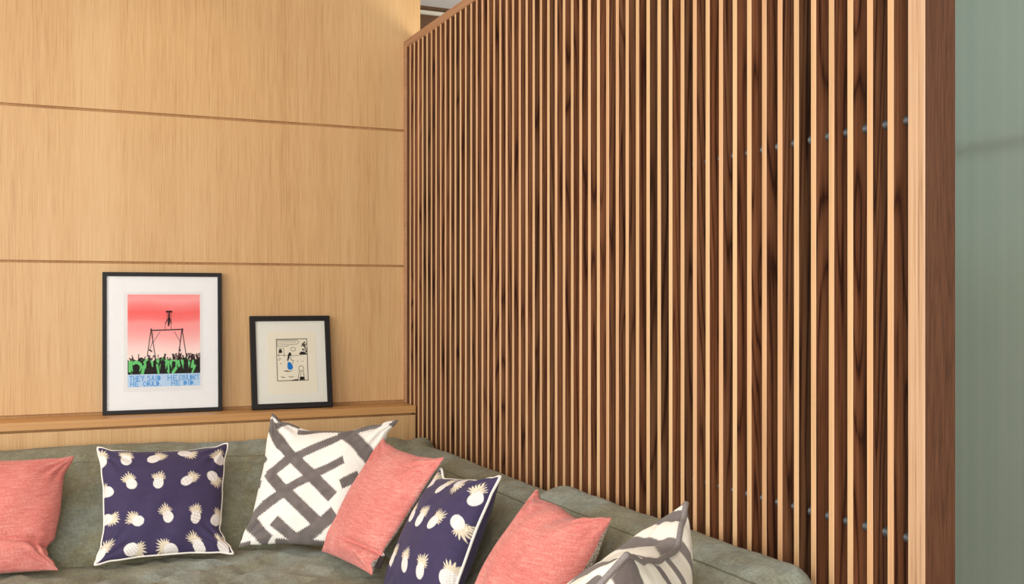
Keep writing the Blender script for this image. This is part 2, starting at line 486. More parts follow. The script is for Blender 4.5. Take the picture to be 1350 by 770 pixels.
CUSH = {
 'pinkL': dict(C=[(-.300, 3.700, .752), (.105, 3.712, .742), (.054, 3.488, .430), (-.320, 3.478, .438)], T=.07,
    top=bow(.012), right=bow(0, (.2, .022), (.5, .018), (.72, .022), (.8, .042), (.88, .035), (.95, .012)), bottom=bow(.006), left=bow(.02), N=120, seed=3,
    extra=lambda u, v: -.020*np.exp(-((v-.80+.10*(1-u))/.020)**2)*np.clip((u-.35)*2.2, 0, 1)+.012*np.exp(-((v-.88+.08*(1-u))/.05)**2)*np.clip((u-.3)*2, 0, 1)),
 'navyL': dict(C=[(.178, 3.76, .759), (.592, 3.729, .753), (.571, 3.488, .430), (.158, 3.514, .430)], T=.062,
    top=bow(.026), right=bow(0, (.2, .016), (.45, .026), (.7, .034), (.78, .04), (.88, .026), (.95, .008)), bottom=bow(.016), left=bow(0, (.2, .014), (.4, .022), (.7, .025), (.85, .018), (.95, .006)), N=210, seed=5, wr=.0025),
 'fret': dict(C=[(0.73, 3.666, 0.857), (1.107, 3.429, 0.842), (0.952, 3.299, 0.437), (0.593, 3.521, 0.441)], T=.055, Tb=.05,
    top=bow(0, (.12, .030), (.35, .055), (.6, .052), (.85, .022), (.94, .006)), right=bow(.04), bottom=bow(.018), left=bow(0, (.15, .006), (.45, .020), (.75, .022), (.93, .006)), N=200, seed=8),
 'pinkM': dict(C=[(1.027, 3.341, 0.796), (1.086, 2.926, 0.785), (0.874, 2.952, 0.456), (0.815, 3.305, 0.454)], T=.055, Tb=.04,
    top=bow(.022), right=bow(0, (.2, .01), (.6, .014), (.8, .02), (.92, .014)), bottom=bow(.004), left=bow(0, (.2, .004), (.5, -.004), (.8, -.002)), N=120, seed=13,
    extra=lambda u, v: -.022*np.exp(-((v-.865+.03*u+.35*np.clip(.55-u, 0, 1)**2)/.016)**2)*np.clip((u-.35)*3, 0, 1)+.014*np.exp(-((v-.92)/.04)**2)*np.clip((u-.35)*3, 0, 1)),
 'navyM': dict(C=[(1.082, 2.947, .749), (1.124, 2.600, .776), (.952, 2.545, .435), (.894, 2.920, .415)], T=.075,
    top=bow(0, (.15, .03), (.35, .028), (.7, .022), (.9, .008)), right=bow(0, (.15, .012), (.4, .020), (.7, .016)), bottom=bow(.012), left=bow(.012), N=210, seed=21, wr=.0025),
 'pinkR': dict(C=[(1.149, 2.425, 0.77), (1.177, 2.092, 0.757), (1.002, 2.003, 0.494), (0.936, 2.4, 0.475)], T=.075, Tb=.065,
    top=bow(0, (.12, .022), (.35, .020), (.6, .030), (.72, .034), (.85, .016), (.95, .004)), right=bow(0, (.2, .014), (.5, .034), (.8, .030)), bottom=bow(.012), left=bow(0, (.2, .012), (.5, .005), (.8, .0)), N=120, seed=34,
    extra=lambda u, v: -.012*np.exp(-((u-.62+.5*v)/.07)**2)*np.exp(-(v/.25)**2)),
 'ikat': dict(C=[(1.170, 1.779, .845), (.853, 1.469, .842), (.642, 1.674, .505), (.950, 1.992, .515)], T=.060,
    top=bow(.004), right=bow(.02), bottom=bow(.012), left=bow(0, (.3, .012), (.7, .01)), N=210, seed=40, power=.5, Tb=.15, dent=[(0, 0), (.10, .026), (.27, .062), (.52, .054), (.78, .032), (.93, .010), (1, 0)]),
}
#GEO_END

def cushion(key, cover_mats, tint=None, piping=None, label='', group=None):
    d = dict(CUSH[key]); N = d['N']
    u, v, F, B, P, n = cushion_points(**d)
    R = N+1
    fi = np.arange(R*R).reshape(R, R)
    bi = fi.copy()
    inner = np.zeros((R, R), bool); inner[1:-1, 1:-1] = True
    bi[inner] = R*R+np.arange(inner.sum())
    verts = np.vstack([F.reshape(-1, 3), B[inner]])
    def quads(ix, flip):
        a, b_, c, d_ = ix[:-1, :-1].ravel(), ix[:-1, 1:].ravel(), ix[1:, 1:].ravel(), ix[1:, :-1].ravel()
        return np.stack([a, d_, c, b_] if not flip else [a, b_, c, d_], 1)
    fq = quads(fi, False); bq = quads(bi, True)
    faces = np.vstack([fq, bq]).tolist()
    mi = np.r_[np.zeros(len(fq)), np.full(len(bq), len(cover_mats)-1)]
    bc = P[-1].mean(0)
    loc = (float(bc[0]), float(bc[1]), float(min(F[..., 2].min(), B[..., 2].min())))
    root = empty('throw_pillow', loc, label, 'pillow', group)
    cov = mesh_obj('cover', verts, faces, cover_mats, root, loc, True, mi)
    if tint is not None:
        cf = tint(u.ravel(), v.ravel(), 0); cb = tint(u[inner], v[inner], 1)
        col = np.ones((len(verts), 4)); col[:, :3] = np.vstack([cf, cb])
        at = cov.data.color_attributes.new('tint', 'FLOAT_COLOR', 'POINT')
        at.data.foreach_set('color', col.ravel())
    if piping:
        E = np.vstack([P[0, :-1], P[:-1, -1], P[-1, :0:-1], P[:0:-1, 0]])
        step = max(1, N//90)
        # keep the four corners while thinning the loop
        E = E[::step]
        c = E.mean(0)
        mb = MB().tube([tuple(p) for p in E], piping[1], 8, closed=True)
        mb.build('piping', piping[0], root, loc, True)
    return root, (u, v, F, B, P, n)

def L3(*c): return np.array(lin(*c)[:3])
def hash2(a, b, s=0):
    x = np.sin(a*127.1+b*311.7+s*74.7)*43758.5453
    return x-np.floor(x)
def vnoise(a, b, s=0):
    ia, ib = np.floor(a), np.floor(b); fa, fb = a-ia, b-ib
    fa = fa*fa*(3-2*fa); fb = fb*fb*(3-2*fb)
    return (hash2(ia, ib, s)*(1-fa)+hash2(ia+1, ib, s)*fa)*(1-fb)+(hash2(ia, ib+1, s)*(1-fa)+hash2(ia+1, ib+1, s)*fa)*fb
def sstep(a, b, x):
    t = np.clip((x-a)/(b-a), 0, 1); return t*t*(3-2*t)
def mixc(c, col, k):
    return c*(1-k[:, None])+np.asarray(col)*k[:, None]

#MOTIFS
PINE = {
 'navyL': [(0.001, 0.144, 0.02, 0.074, 1), (0.196, 0.143, 0.212, 0.057, 1), (0.414, 0.127, 0.489, 0.08, 1), (0.657, 0.064, 0.747, 0.111, 1), (0.956, 0.17, 0.894, 0.045, 1), (0.224, 0.389, 0.186, 0.286, 1), (0.446, 0.4, 0.452, 0.286, 1), (0.686, 0.386, 0.757, 0.331, 1), (0.906, 0.334, 0.971, 0.414, 1), (0.028, 0.425, 0.004, 0.407, 1), (0.013, 0.654, 0.081, 0.679, 1), (0.279, 0.737, 0.188, 0.673, 1), (0.533, 0.721, 0.485, 0.625, 1), (0.775, 0.732, 0.771, 0.633, 1), (0.958, 0.729, 0.994, 0.666, 1), (0.011, 0.941, 0.042, 0.901, 1), (0.246, 0.951, 0.332, 0.976, 1), (0.541, 0.987, 0.468, 0.949, 1), (0.752, 0.971, 0.734, 0.915, 1), (0.939, 0.961, 0.99, 0.855, 1)] ,
 'navyM': [(0.123, 0.109, 0.086, 0.007, 1), (0.455, 0.128, 0.484, 0.05, 1), (0.624, 0.058, 0.707, 0.145, 1), (0.938, 0.192, 0.905, 0.089, 1), (0.249, 0.405, 0.155, 0.274, 1), (0.447, 0.431, 0.466, 0.302, 1), (0.672, 0.432, 0.74, 0.351, 1), (0.903, 0.389, 0.978, 0.447, 1), (0.171, 0.772, 0.196, 0.692, 1), (0.462, 0.79, 0.436, 0.664, 1), (0.697, 0.798, 0.716, 0.672, 1), (0.957, 0.766, 0.993, 0.686, 1)]}
FRET = [([(0.002, 0.085), (0.158, 0.206), (0.348, 0.342), (0.542, 0.489), (0.72, 0.627)], 0.05), ([(0.344, 0.274), (0.626, 0.081)], 0.04), ([(0.602, 0.063), (0.75, 0.042), (0.88, 0.007)], 0.034), ([(0.353, 0.27), (0.244, 0.332), (0.096, 0.473)], 0.04), ([(0.092, 0.461), (0.243, 0.575), (0.33, 0.625), (0.622, 0.836)], 0.048), ([(0.481, 0.47), (0.318, 0.572)], 0.04), ([(0.262, 0.62), (0.118, 0.713), (0.008, 0.812)], 0.044), ([(0.517, 0.436), (0.732, 0.327)], 0.04), ([(0.66, 0.054), (0.961, 0.32)], 0.048), ([(0.791, 0.525), (0.893, 0.46)], 0.044), ([(0.759, 0.768), (0.64, 0.879), (0.498, 0.967)], 0.054), ([(0.258, 0.841), (0.456, 0.966), (0.568, 1.0)], 0.042), ([(0.008, 0.812), (0.227, 0.977)], 0.048), ([(0.272, 0.056), (0.459, 0.005)], 0.024), ([(0.051, 0.087), (0.15, 0.004), (0.256, 0.003)], 0.024), ([(0.001, 0.008), (0.134, 0.004)], 0.02), ([(0.001, 0.999), (0.085, 1.0)], 0.028), ([(0.301, 1.0), (0.597, 1.0), (0.771, 1.0)], 0.028), ([(0.983, 0.043), (0.999, 0.001)], 0.028), ([(0.006, 0.374), (0.022, 0.35)], 0.024), ([(0.007, 0.572), (0.008, 0.531)], 0.024), ([(0.459, 0.005), (0.581, 0.005), (0.676, 0.018)], 0.024)]
#MOTIFS_END

def pineapple_tint(key):
    C = np.array(CUSH[key]['C'], float)
    W = np.linalg.norm(C[1]-C[0]); Hh = np.linalg.norm(C[3]-C[0])
    def f(u, v, side):
        x, y = u*W, v*Hh
        c = np.tile(L3(64, 55, 86), (len(u), 1))
        c *= (.94+.12*vnoise(x*60, y*60, 3))[:, None]
        items = PINE[key] if side == 0 else [] if key == 'navyM' else [(.2+.3*i+.1*(j % 2), .15+.28*j, .2+.3*i+.1*(j % 2)+.05, .08+.28*j, 1) for i in range(3) for j in range(4)]
        for (bu, bv, cu, cv, sc) in items:
            bx, by, cx, cy = bu*W, bv*Hh, cu*W, cv*Hh
            L = math.hypot(cx-bx, cy-by)+1e-6
            dx, dy = (cx-bx)/L, (cy-by)/L
            s = (x-bx)*dx+(y-by)*dy; q = -(x-bx)*dy+(y-by)*dx
            R = .0205*sc
            near = np.hypot(x-bx, y-by) < .12
            # crown: pointed leaves fanning from the top of the fruit
            r = np.hypot(s-R*.75, q); th = np.arctan2(q, s-R*.75)
            spike = np.abs(((th/.30+100) % 1.0)-.5)*2
            lim = R*(.95+.85*spike)*np.clip(np.cos(th*.60), 0, 1)*(1+.10*np.sin(th*5))
            kc = (1-sstep(lim-.0010, lim+.0010, r))*near
            vein = .82+.18*np.sin(th*42+r*300)
            c = mixc(c, L3(234, 220, 192), kc)
            c = c*(1-(kc*(1-vein))[:, None]*.8)
            # fruit: oval dotted with eyes
            e = np.hypot(s/(R*1.12), q/(R*.88))
            kb = (1-sstep(.96, 1.03, e))*near
            a1 = np.sin((s+q)*1050)*np.sin((s-q)*1050)
            dots = np.clip(a1*1.6, 0, 1)
            bc = L3(240, 234, 226)[None]*(1-.38*dots[:, None])
            c = c*(1-kb[:, None])+bc*kb[:, None]
        return c
    return f

def seg_dist(x, y, x0, y0, x1, y1):
    dx, dy = x1-x0, y1-y0
    t = np.clip(((x-x0)*dx+(y-y0)*dy)/(dx*dx+dy*dy+1e-12), 0, 1)
    return np.hypot(x-x0-t*dx, y-y0-t*dy)

def poly_mask(x, y, pts):
    """even-odd inside test"""
    ins = np.zeros(len(x), bool); n = len(pts)
    for i in range(n):
        x0, y0 = pts[i]; x1, y1 = pts[(i+1) % n]
        if y0 == y1: continue
        c = ((y0 > y) != (y1 > y)) & (x < (x1-x0)*(y-y0)/(y1-y0)+x0)
        ins ^= c
    return ins

def poly_aa(x, y, pts, w):
    d = np.full(len(x), 1e9)
    for i in range(len(pts)):
        d = np.minimum(d, seg_dist(x, y, *pts[i], *pts[(i+1) % len(pts)]))
    d = np.where(poly_mask(x, y, pts), d, -d)
    return sstep(-w, w, d)

def fret_tint(u, v, side):
    c = np.tile(L3(236, 231, 220), (len(u), 1))
    k = np.zeros(len(u))
    if side == 0:
        for pts, w in FRET:
            for (a0, b0), (a1, b1) in zip(pts[:-1], pts[1:]):
                L = math.hypot(a1-a0, b1-b0)+1e-9
                dx, dy = (a1-a0)/L, (b1-b0)/L
                s = (u-a0)*dx+(v-b0)*dy; q = np.abs(-(u-a0)*dy+(v-b0)*dx)
                jag = .0035*np.sign(np.sin(s*330))
                k = np.maximum(k, 1-sstep(-.003, .003, np.maximum(q-w-jag, np.abs(s-L/2)-L/2-w*.35)))
    else:
        k = sstep(.30, .34, np.abs(((u+v)*3 % 1)-.5))
    grey = L3(110, 102, 98)[None]*(.80+.40*vnoise(u*22, v*22, 5))[:, None]
    return c*(1-k[:, None])+grey*k[:, None]

def ikat_tint(u, v, side):
    c = np.tile(L3(236, 229, 212), (len(u), 1))
    s0 = 3.1 if side else 1.3
    a = u*1.0+v*.45; b_ = v-u*.35
    wob = vnoise(u*3+s0, v*3, 2)*1.0+vnoise(u*9, v*9+s0, 4)*.22
    ragged = vnoise(u*90, v*10, 7)*.05+vnoise(u*10, v*70, 8)*.03
    ph = (a*3.9+wob*1.25+s0*.37) % 1.0
    k = sstep(.02, .05, .25-np.abs(ph-.5)+ragged-.05+.16*(vnoise(a*2.5, b_*2.5+s0, 9)-.5))
    grey = L3(118, 109, 104)[None]*(.80+.42*vnoise(u*8, v*8, 6))[:, None]
    return c*(1-k[:, None])+grey*k[:, None]

cushion('pinkL', [M['pink'], M['tweed']], label='salmon pink linen cushion cut off by the left edge of the photo')
cushion('navyL', [M['print_cloth']], pineapple_tint('navyL'), (M['piping_white'], .0036), 'square navy pineapple cushion facing forward, under the large framed print')
cushion('fret', [M['velvet']], fret_tint, None, 'large white cushion with grey angular fretwork, standing in the sofa corner')
rM, gM = cushion('pinkM', [M['pink'], M['tweed']], label='salmon pink cushion with black tag, leaning against the fretwork cushion')
cushion('navyM', [M['print_cloth']], pineapple_tint('navyM'), (M['piping_white'], .0042), 'navy pineapple cushion turned sideways between two pink cushions')
cushion('pinkR', [M['pink'], M['tweed']], label='salmon pink cushion showing its speckled tweed back, beside the zebra striped cushion')
cushion('ikat', [M['velvet']], ikat_tint, (M['piping_grey'], .0058), 'white and grey zebra striped cushion seen edge-on, nearest the camera')

# black sewn label near the lower right corner of the middle pink cushion
u_, v_, F_, B_, P_, n_ = gM
def edge_pt(vv, out):
    k = int(round(vv*(len(P_)-1))); p = P_[k, -1]; dirn = P_[k, -1]-P_[k, -3]; dirn /= np.linalg.norm(dirn)
    return p + dirn*out
a, b_ = edge_pt(.80, 0.0), edge_pt(.90, 0.0)
q = np.array([a, b_, edge_pt(.90, .030), edge_pt(.80, .030)])
off = n_*.0012
mesh_obj('label_tag', np.vstack([q+off, q-off]), [[0, 1, 2, 3], [7, 6, 5, 4], [0, 4, 5, 1], [1, 5, 6, 2], [2, 6, 7, 3], [3, 7, 4, 0]], M['tag_black'], rM, tuple(q.mean(0)))

# ------------------------------------------------------------------ sofa
sofa = empty('corner_sofa', (.4, 3.2, 0), 'L-shaped corner sofa in rumpled green-grey linen covers', 'sofa')

def catmull(P, n):
    P = np.array(P, float); K = len(P); out = []
    for i in range(K):
        p0, p1, p2, p3 = P[i-1], P[i], P[(i+1) % K], P[(i+2) % K]
        for t in np.linspace(0, 1, n, endpoint=False):
            out.append(.5*((2*p1)+(-p0+p2)*t+(2*p0-5*p1+4*p2-p3)*t*t+(-p0+3*p1-3*p2+p3)*t**3))
    return np.array(out)

def loft(name, prof, axis, a0, a1, na, endr, disp, mat, parent, shape=None, seam=None):
    """sweep a closed smooth profile (d, z) along X or Y with rounded ends"""
    pr = catmull(prof, 12); K = len(pr); cen = pr.mean(0)
    ts = np.linspace(0, 1, na+1)
    L = a1-a0
    rows = []
    ex = []
    k = 8
    for i in range(k): ex.append((a0+endr*(1-math.cos(.5*math.pi*(i)/k)), math.sin(.5*math.pi*i/k)))
    for t in ts: ex.append((a0+endr+(L-2*endr)*t, 1.0))
    for i in range(k-1, -1, -1): ex.append((a1-endr*(1-math.cos(.5*math.pi*i/k)), math.sin(.5*math.pi*i/k)))
    V = []
    for a, s in ex:
        # pull the rim in by the end radius
        d = pr-cen; ln = np.linalg.norm(d, axis=1)[:, None]
        q = cen + d*(np.maximum(ln-endr*(1-s), .02*ln))/ln
        for j in range(K):
            x, z = q[j]
            V.append((a, x, z) if axis == 'x' else (x, a, z))
    V = np.array(V)
    if shape: V = shape(V)
    for i in range(len(V)):
        p = Vector(V[i])
        V[i] += disp(p)
    nr = len(ex)
    F = []
    for i in range(nr-1):
        for j in range(K):
            j2 = (j+1) % K
            q4 = [i*K+j, i*K+j2, (i+1)*K+j2, (i+1)*K+j]
            F.append(q4 if axis == 'y' else q4[::-1])
    F.append(list(range(K))[::-1] if axis == 'y' else list(range(K)))
    l = [(nr-1)*K+j for j in range(K)]
    F.append(l if axis == 'y' else l[::-1])
    loc = tuple(V.mean(0))
    o = mesh_obj(name, V, F, mat, parent, loc, True)
    if seam is not None:
        pts = [tuple(V[i*K+seam]) for i in range(5, nr-5)]
        sm = MB().tube(pts, .0016, 6)
        so = sm.build('seam', M['seam'], None, loc, True)
        so.parent = o; so.location = (0, 0, 0)
    return o

def crease(p, freq, amp):
    """ridged folds of loose cloth"""
    n1 = mnoise.noise(p*freq); 
    return amp*(1-abs(n1)*2.2)

def disp_back(p):
    n = mnoise.noise(Vector((p.x*2.2, p.y*2.2, p.z*3+5)))*.012
    f = crease(Vector((p.x*.5+p.z*.8, p.y*.5, p.z*1.1+2)), 7.0, .008) + crease(Vector((p.x*1.2-p.z, p.y*.4+4, p.z*.6)), 8.0, .005) + mnoise.noise(p*19)*.003
    # diagonal pull folds beside the left pillows
    f += .030*math.exp(-((p.z-.60-.22*(p.x-.12))/.018)**2)*math.exp(-((p.x-.13)/.09)**2)
    f += .018*math.exp(-((p.z-.67-.10*(p.x-.12))/.012)**2)*math.exp(-((p.x-.05)/.08)**2)
    d = Vector((0, -.7, .7))*(n+f)
    # loose cloth bunched up in the corner
    k = max(0.0, min(1.0, (p.x-1.16)/.12))
    if k > 0 and p.z > .5:
        b = mnoise.noise(Vector((p.x*15, p.y*10, p.z*5)))*.020 + (1-abs(mnoise.noise(Vector((p.x*8+3, p.y*12, p.z*6))))*3)*.018 - .020
        d += Vector((0, -.2, .9))*b*k
    return np.array(d)
loft('back_cushion', [(3.60, .40), (3.66, .50), (3.78, .62), (3.90, .705), (3.975, .728), (4.05, .718), (4.088, .66), (4.09, .45), (4.05, .36), (3.72, .34)],
     'x', -1.25, 1.386, 150, .05, disp_back, M['linen'], sofa, seam=33,
     shape=lambda V: V + np.stack([0*V[:, 0], -.10*np.clip((V[:, 0]-1.12)/.2, 0, 1)*(V[:, 2] > .6), -.012*np.clip((V[:, 0]-.2), 0, 1)], 1))

def disp_wing(seed):
    def f(p):
        n = mnoise.noise(Vector((p.x*2.5, p.y*2.5+seed, p.z*3)))*.010
        c = crease(Vector((p.x*.8, p.y*.5+seed, p.z*1.0)), 6.5, .009) + crease(Vector((p.x*1.6+3, p.y*1.1+seed+p.z*.8, p.z*.5)), 9.0, .006) + mnoise.noise(p*19)*.004
        return np.array(Vector((-.75, 0, .65))*(n+c))
    return f
wprof = lambda dz: [(1.03, .39), (1.075, .48), (1.16, .60+dz*.6), (1.235, .675+dz), (1.30, .700+dz), (1.355, .690+dz), (1.380, .63), (1.382, .44), (1.35, .35), (1.10, .33)]
loft('back_cushion', wprof(-.004), 'y', 2.60, 3.78, 90, .05, disp_wing(0), M['linen'], sofa, seam=37)
loft('back_cushion', wprof(.028), 'y', 1.58, 2.672, 90, .075, disp_wing(9), M['linen'], sofa, seam=37)

def disp_seat(p):
    if p.z < .3: return np.zeros(3)
    s = p.x*.75+p.y*.9
    w = .013*math.sin(26*(p.x*.95-(p.y-3.4)*1.3)+3*mnoise.noise(p*3))*math.exp(-((p.x-.30)/.30)**2)*max(0, min(1, (3.52-p.y)/.15))
    w += .007*math.sin(58*(p.x*.8-(p.y-3.4)*.75)+5*mnoise.noise(p*2.5))*max(0, mnoise.noise(p*4+Vector((3, 1, 0)))+.35)*max(0, min(1, (3.58-p.y)/.12))
    n = mnoise.noise(p*3.2)*.012 + crease(Vector((p.x*1.1+p.y*.5, p.y*.7, p.z)), 8.0, .011) + mnoise.noise(p*17)*.004
    return np.array((0, 0, n+w))
loft('seat_cushion', [(3.13, .25), (3.12, .33), (3.14, .385), (3.20, .405), (3.40, .412), (3.60, .405), (3.69, .38), (3.70, .30), (3.68, .24), (3.40, .235)],
     'x', -1.25, 1.10, 170, .04, disp_seat, M['linen'], sofa)
def disp_seat2(p):
    if p.z < .3: return np.zeros(3)
    return np.array((0, 0, mnoise.noise(p*3.4)*.010+crease(p, 6.0, .005)+mnoise.noise(p*17)*.003))
loft('seat_cushion', [(.44, .25), (.43, .33), (.45, .385), (.52, .402), (.75, .408), (1.0, .402), (1.12, .38), (1.13, .30), (1.10, .24), (.75, .235)],
     'y', 1.58, 3.135, 120, .04, disp_seat2, M['linen'], sofa)
bs = MB()
bs.box(-1.24, 1.39, 3.16, 4.08, .08, .24, b=.02)
bs.box(.46, 1.39, 1.60, 3.16, .08, .24, b=.02)
bs.build('base', M['dark_base'], sofa, (.4, 3.2, .16))
for (x, y) in ((-1.18, 3.22), (-1.18, 4.0), (.52, 1.66), (1.32, 1.66), (1.32, 4.0), (.52, 3.1)):
    MB().box(x-.03, x+.03, y-.03, y+.03, 0, .08, b=.004).build('leg', M['black_frame'], sofa, (x, y, .04))

# ------------------------------------------------------------------ framed pictures
def picture(name, label, bl, br, z0, H, lean_top_y, depth, bar, mat_m, mats_fn):
    """bl, br: ends of the frame's lower front edge (x, y); leans back until the top reaches lean_top_y"""
    bl = Vector((bl[0], bl[1], z0)); br = Vector((br[0], br[1], z0))
    W = (br-bl).length
    ux = (br-bl).normalized()
    base_n = Vector((-ux.y, ux.x, 0))           # pointing into the wall
    t = math.asin((lean_top_y-(bl.y+br.y)/2)/H)
    uz = (Vector((0, 0, 1))*math.cos(t)+base_n*math.sin(t))
    un = uz.cross(ux)*-1
    if un.y < 0: un = -un                        # depth direction (towards wall)
    lift = depth*math.sin(t)                     # keep the back lower edge on the ledge
    org = bl + Vector((0, 0, max(0, lift)))
    def Wd(x, d, z): return tuple(org+ux*x+un*d+uz*z)
    loc = tuple((bl+br)/2)
    root = empty(name, loc, label, 'picture')
    def boxes(nm, lst, mat):
        mb = MB()
        for (x0, x1, d0, d1, zz0, zz1, b) in lst: mb.box(x0, x1, d0, d1, zz0, zz1, b=b)
        mb.v = [Wd(*p) for p in mb.v]
        return mb.build(nm, mat, root, loc)
    # mitred frame
    mb = MB()
    o = [(0, 0), (W, 0), (W, H), (0, H)]; i_ = [(bar, bar), (W-bar, bar), (W-bar, H-bar), (bar, H-bar)]
    c = .0012
    o2 = [(c, c), (W-c, c), (W-c, H-c), (c, H-c)]
    for (pts, d) in ((o2, 0), (i_, 0), (i_, .006), (i_, depth), (o, depth), (o, c)):
        mb.v += [Wd(x, d, z) for x, z in pts]
    for r in range(6):
        r2 = (r+1) % 6
        for k in range(4):
            k2 = (k+1) % 4
            mb.f.append([r*4+k, r*4+k2, r2*4+k2, r2*4+k]); mb.m.append(0)
    mb.build('frame', M['black_frame'], root, loc)
    boxes('backboard', [(bar*.5, W-bar*.5, depth-.004, depth-.001, bar*.5, H-bar*.5, 0)], M['black_frame'])
    boxes('mount', [(bar*.6, W-bar*.6, .0085, .010, bar*.6, H-bar*.6, 0)], mat_m)
    mats_fn(root, loc, Wd, W, H)
    boxes('glazing', [(bar-.001, W-bar+.001, .0035, .0045, bar-.001, H-bar+.001, 0)], M['glass'])
    return root

def tint_sheet(name, Wd, x0, x1, z0, z1, d, nx, nz, fn, root, loc):
    """a printed sheet whose print is its colour attribute; u 0..1 left to right, v 0..1 top to bottom"""
    gx = np.linspace(0, 1, nx+1); gz = np.linspace(0, 1, nz+1)
    u, v = np.meshgrid(gx, gz)
    verts = [Wd(x0+(x1-x0)*a, d, z1-(z1-z0)*b) for a, b in zip(u.ravel(), v.ravel())]
    ix = np.arange((nx+1)*(nz+1)).reshape(nz+1, nx+1)
    F = np.stack([ix[:-1, :-1].ravel(), ix[1:, :-1].ravel(), ix[1:, 1:].ravel(), ix[:-1, 1:].ravel()], 1)
    o = mesh_obj(name, verts, F.tolist(), M['art'], root, loc)
    at = o.data.color_attributes.new('tint', 'FLOAT_COLOR', 'POINT')
    c = np.ones((len(verts), 4)); c[:, :3] = fn(u.ravel(), v.ravel())
    at.data.foreach_set('color', c.ravel())
    return o

# stroke lettering on a 1 x 1 cell
GL = {
 'T': [(0, 0, 1, 0), (.5, 0, .5, 1)], 'H': [(0, 0, 0, 1), (1, 0, 1, 1), (0, .5, 1, .5)], 'E': [(0, 0, 0, 1), (0, 0, 1, 0), (0, .5, .8, .5), (0, 1, 1, 1)],
 'Y': [(0, 0, .5, .5), (1, 0, .5, .5), (.5, .5, .5, 1)], 'S': [(1, .05, .2, .05), (.2, .05, 0, .25), (0, .25, .9, .6), (.9, .6, .8, .95), (.8, .95, 0, .95)],
 'A': [(0, 1, .5, 0), (.5, 0, 1, 1), (.22, .62, .78, .62)], 'I': [(.5, 0, .5, 1)], 'D': [(0, 0, 0, 1), (0, 0, .7, .15), (.7, .15, 1, .5), (1, .5, .7, .85), (.7, .85, 0, 1)],
 'C': [(1, .1, .5, 0), (.5, 0, 0, .5), (0, .5, .5, 1), (.5, 1, 1, .9)], 'O': [(.5, 0, 0, .5), (0, .5, .5, 1), (.5, 1, 1, .5), (1, .5, .5, 0)],
 'U': [(0, 0, 0, .75), (0, .75, .5, 1), (.5, 1, 1, .75), (1, .75, 1, 0)], 'L': [(0, 0, 0, 1), (0, 1, .9, 1)], 'N': [(0, 1, 0, 0), (0, 0, 1, 1), (1, 1, 1, 0)],
 "'": [(.5, 0, .4, .25)], '.': [(.2, .95, .25, 1)],
}
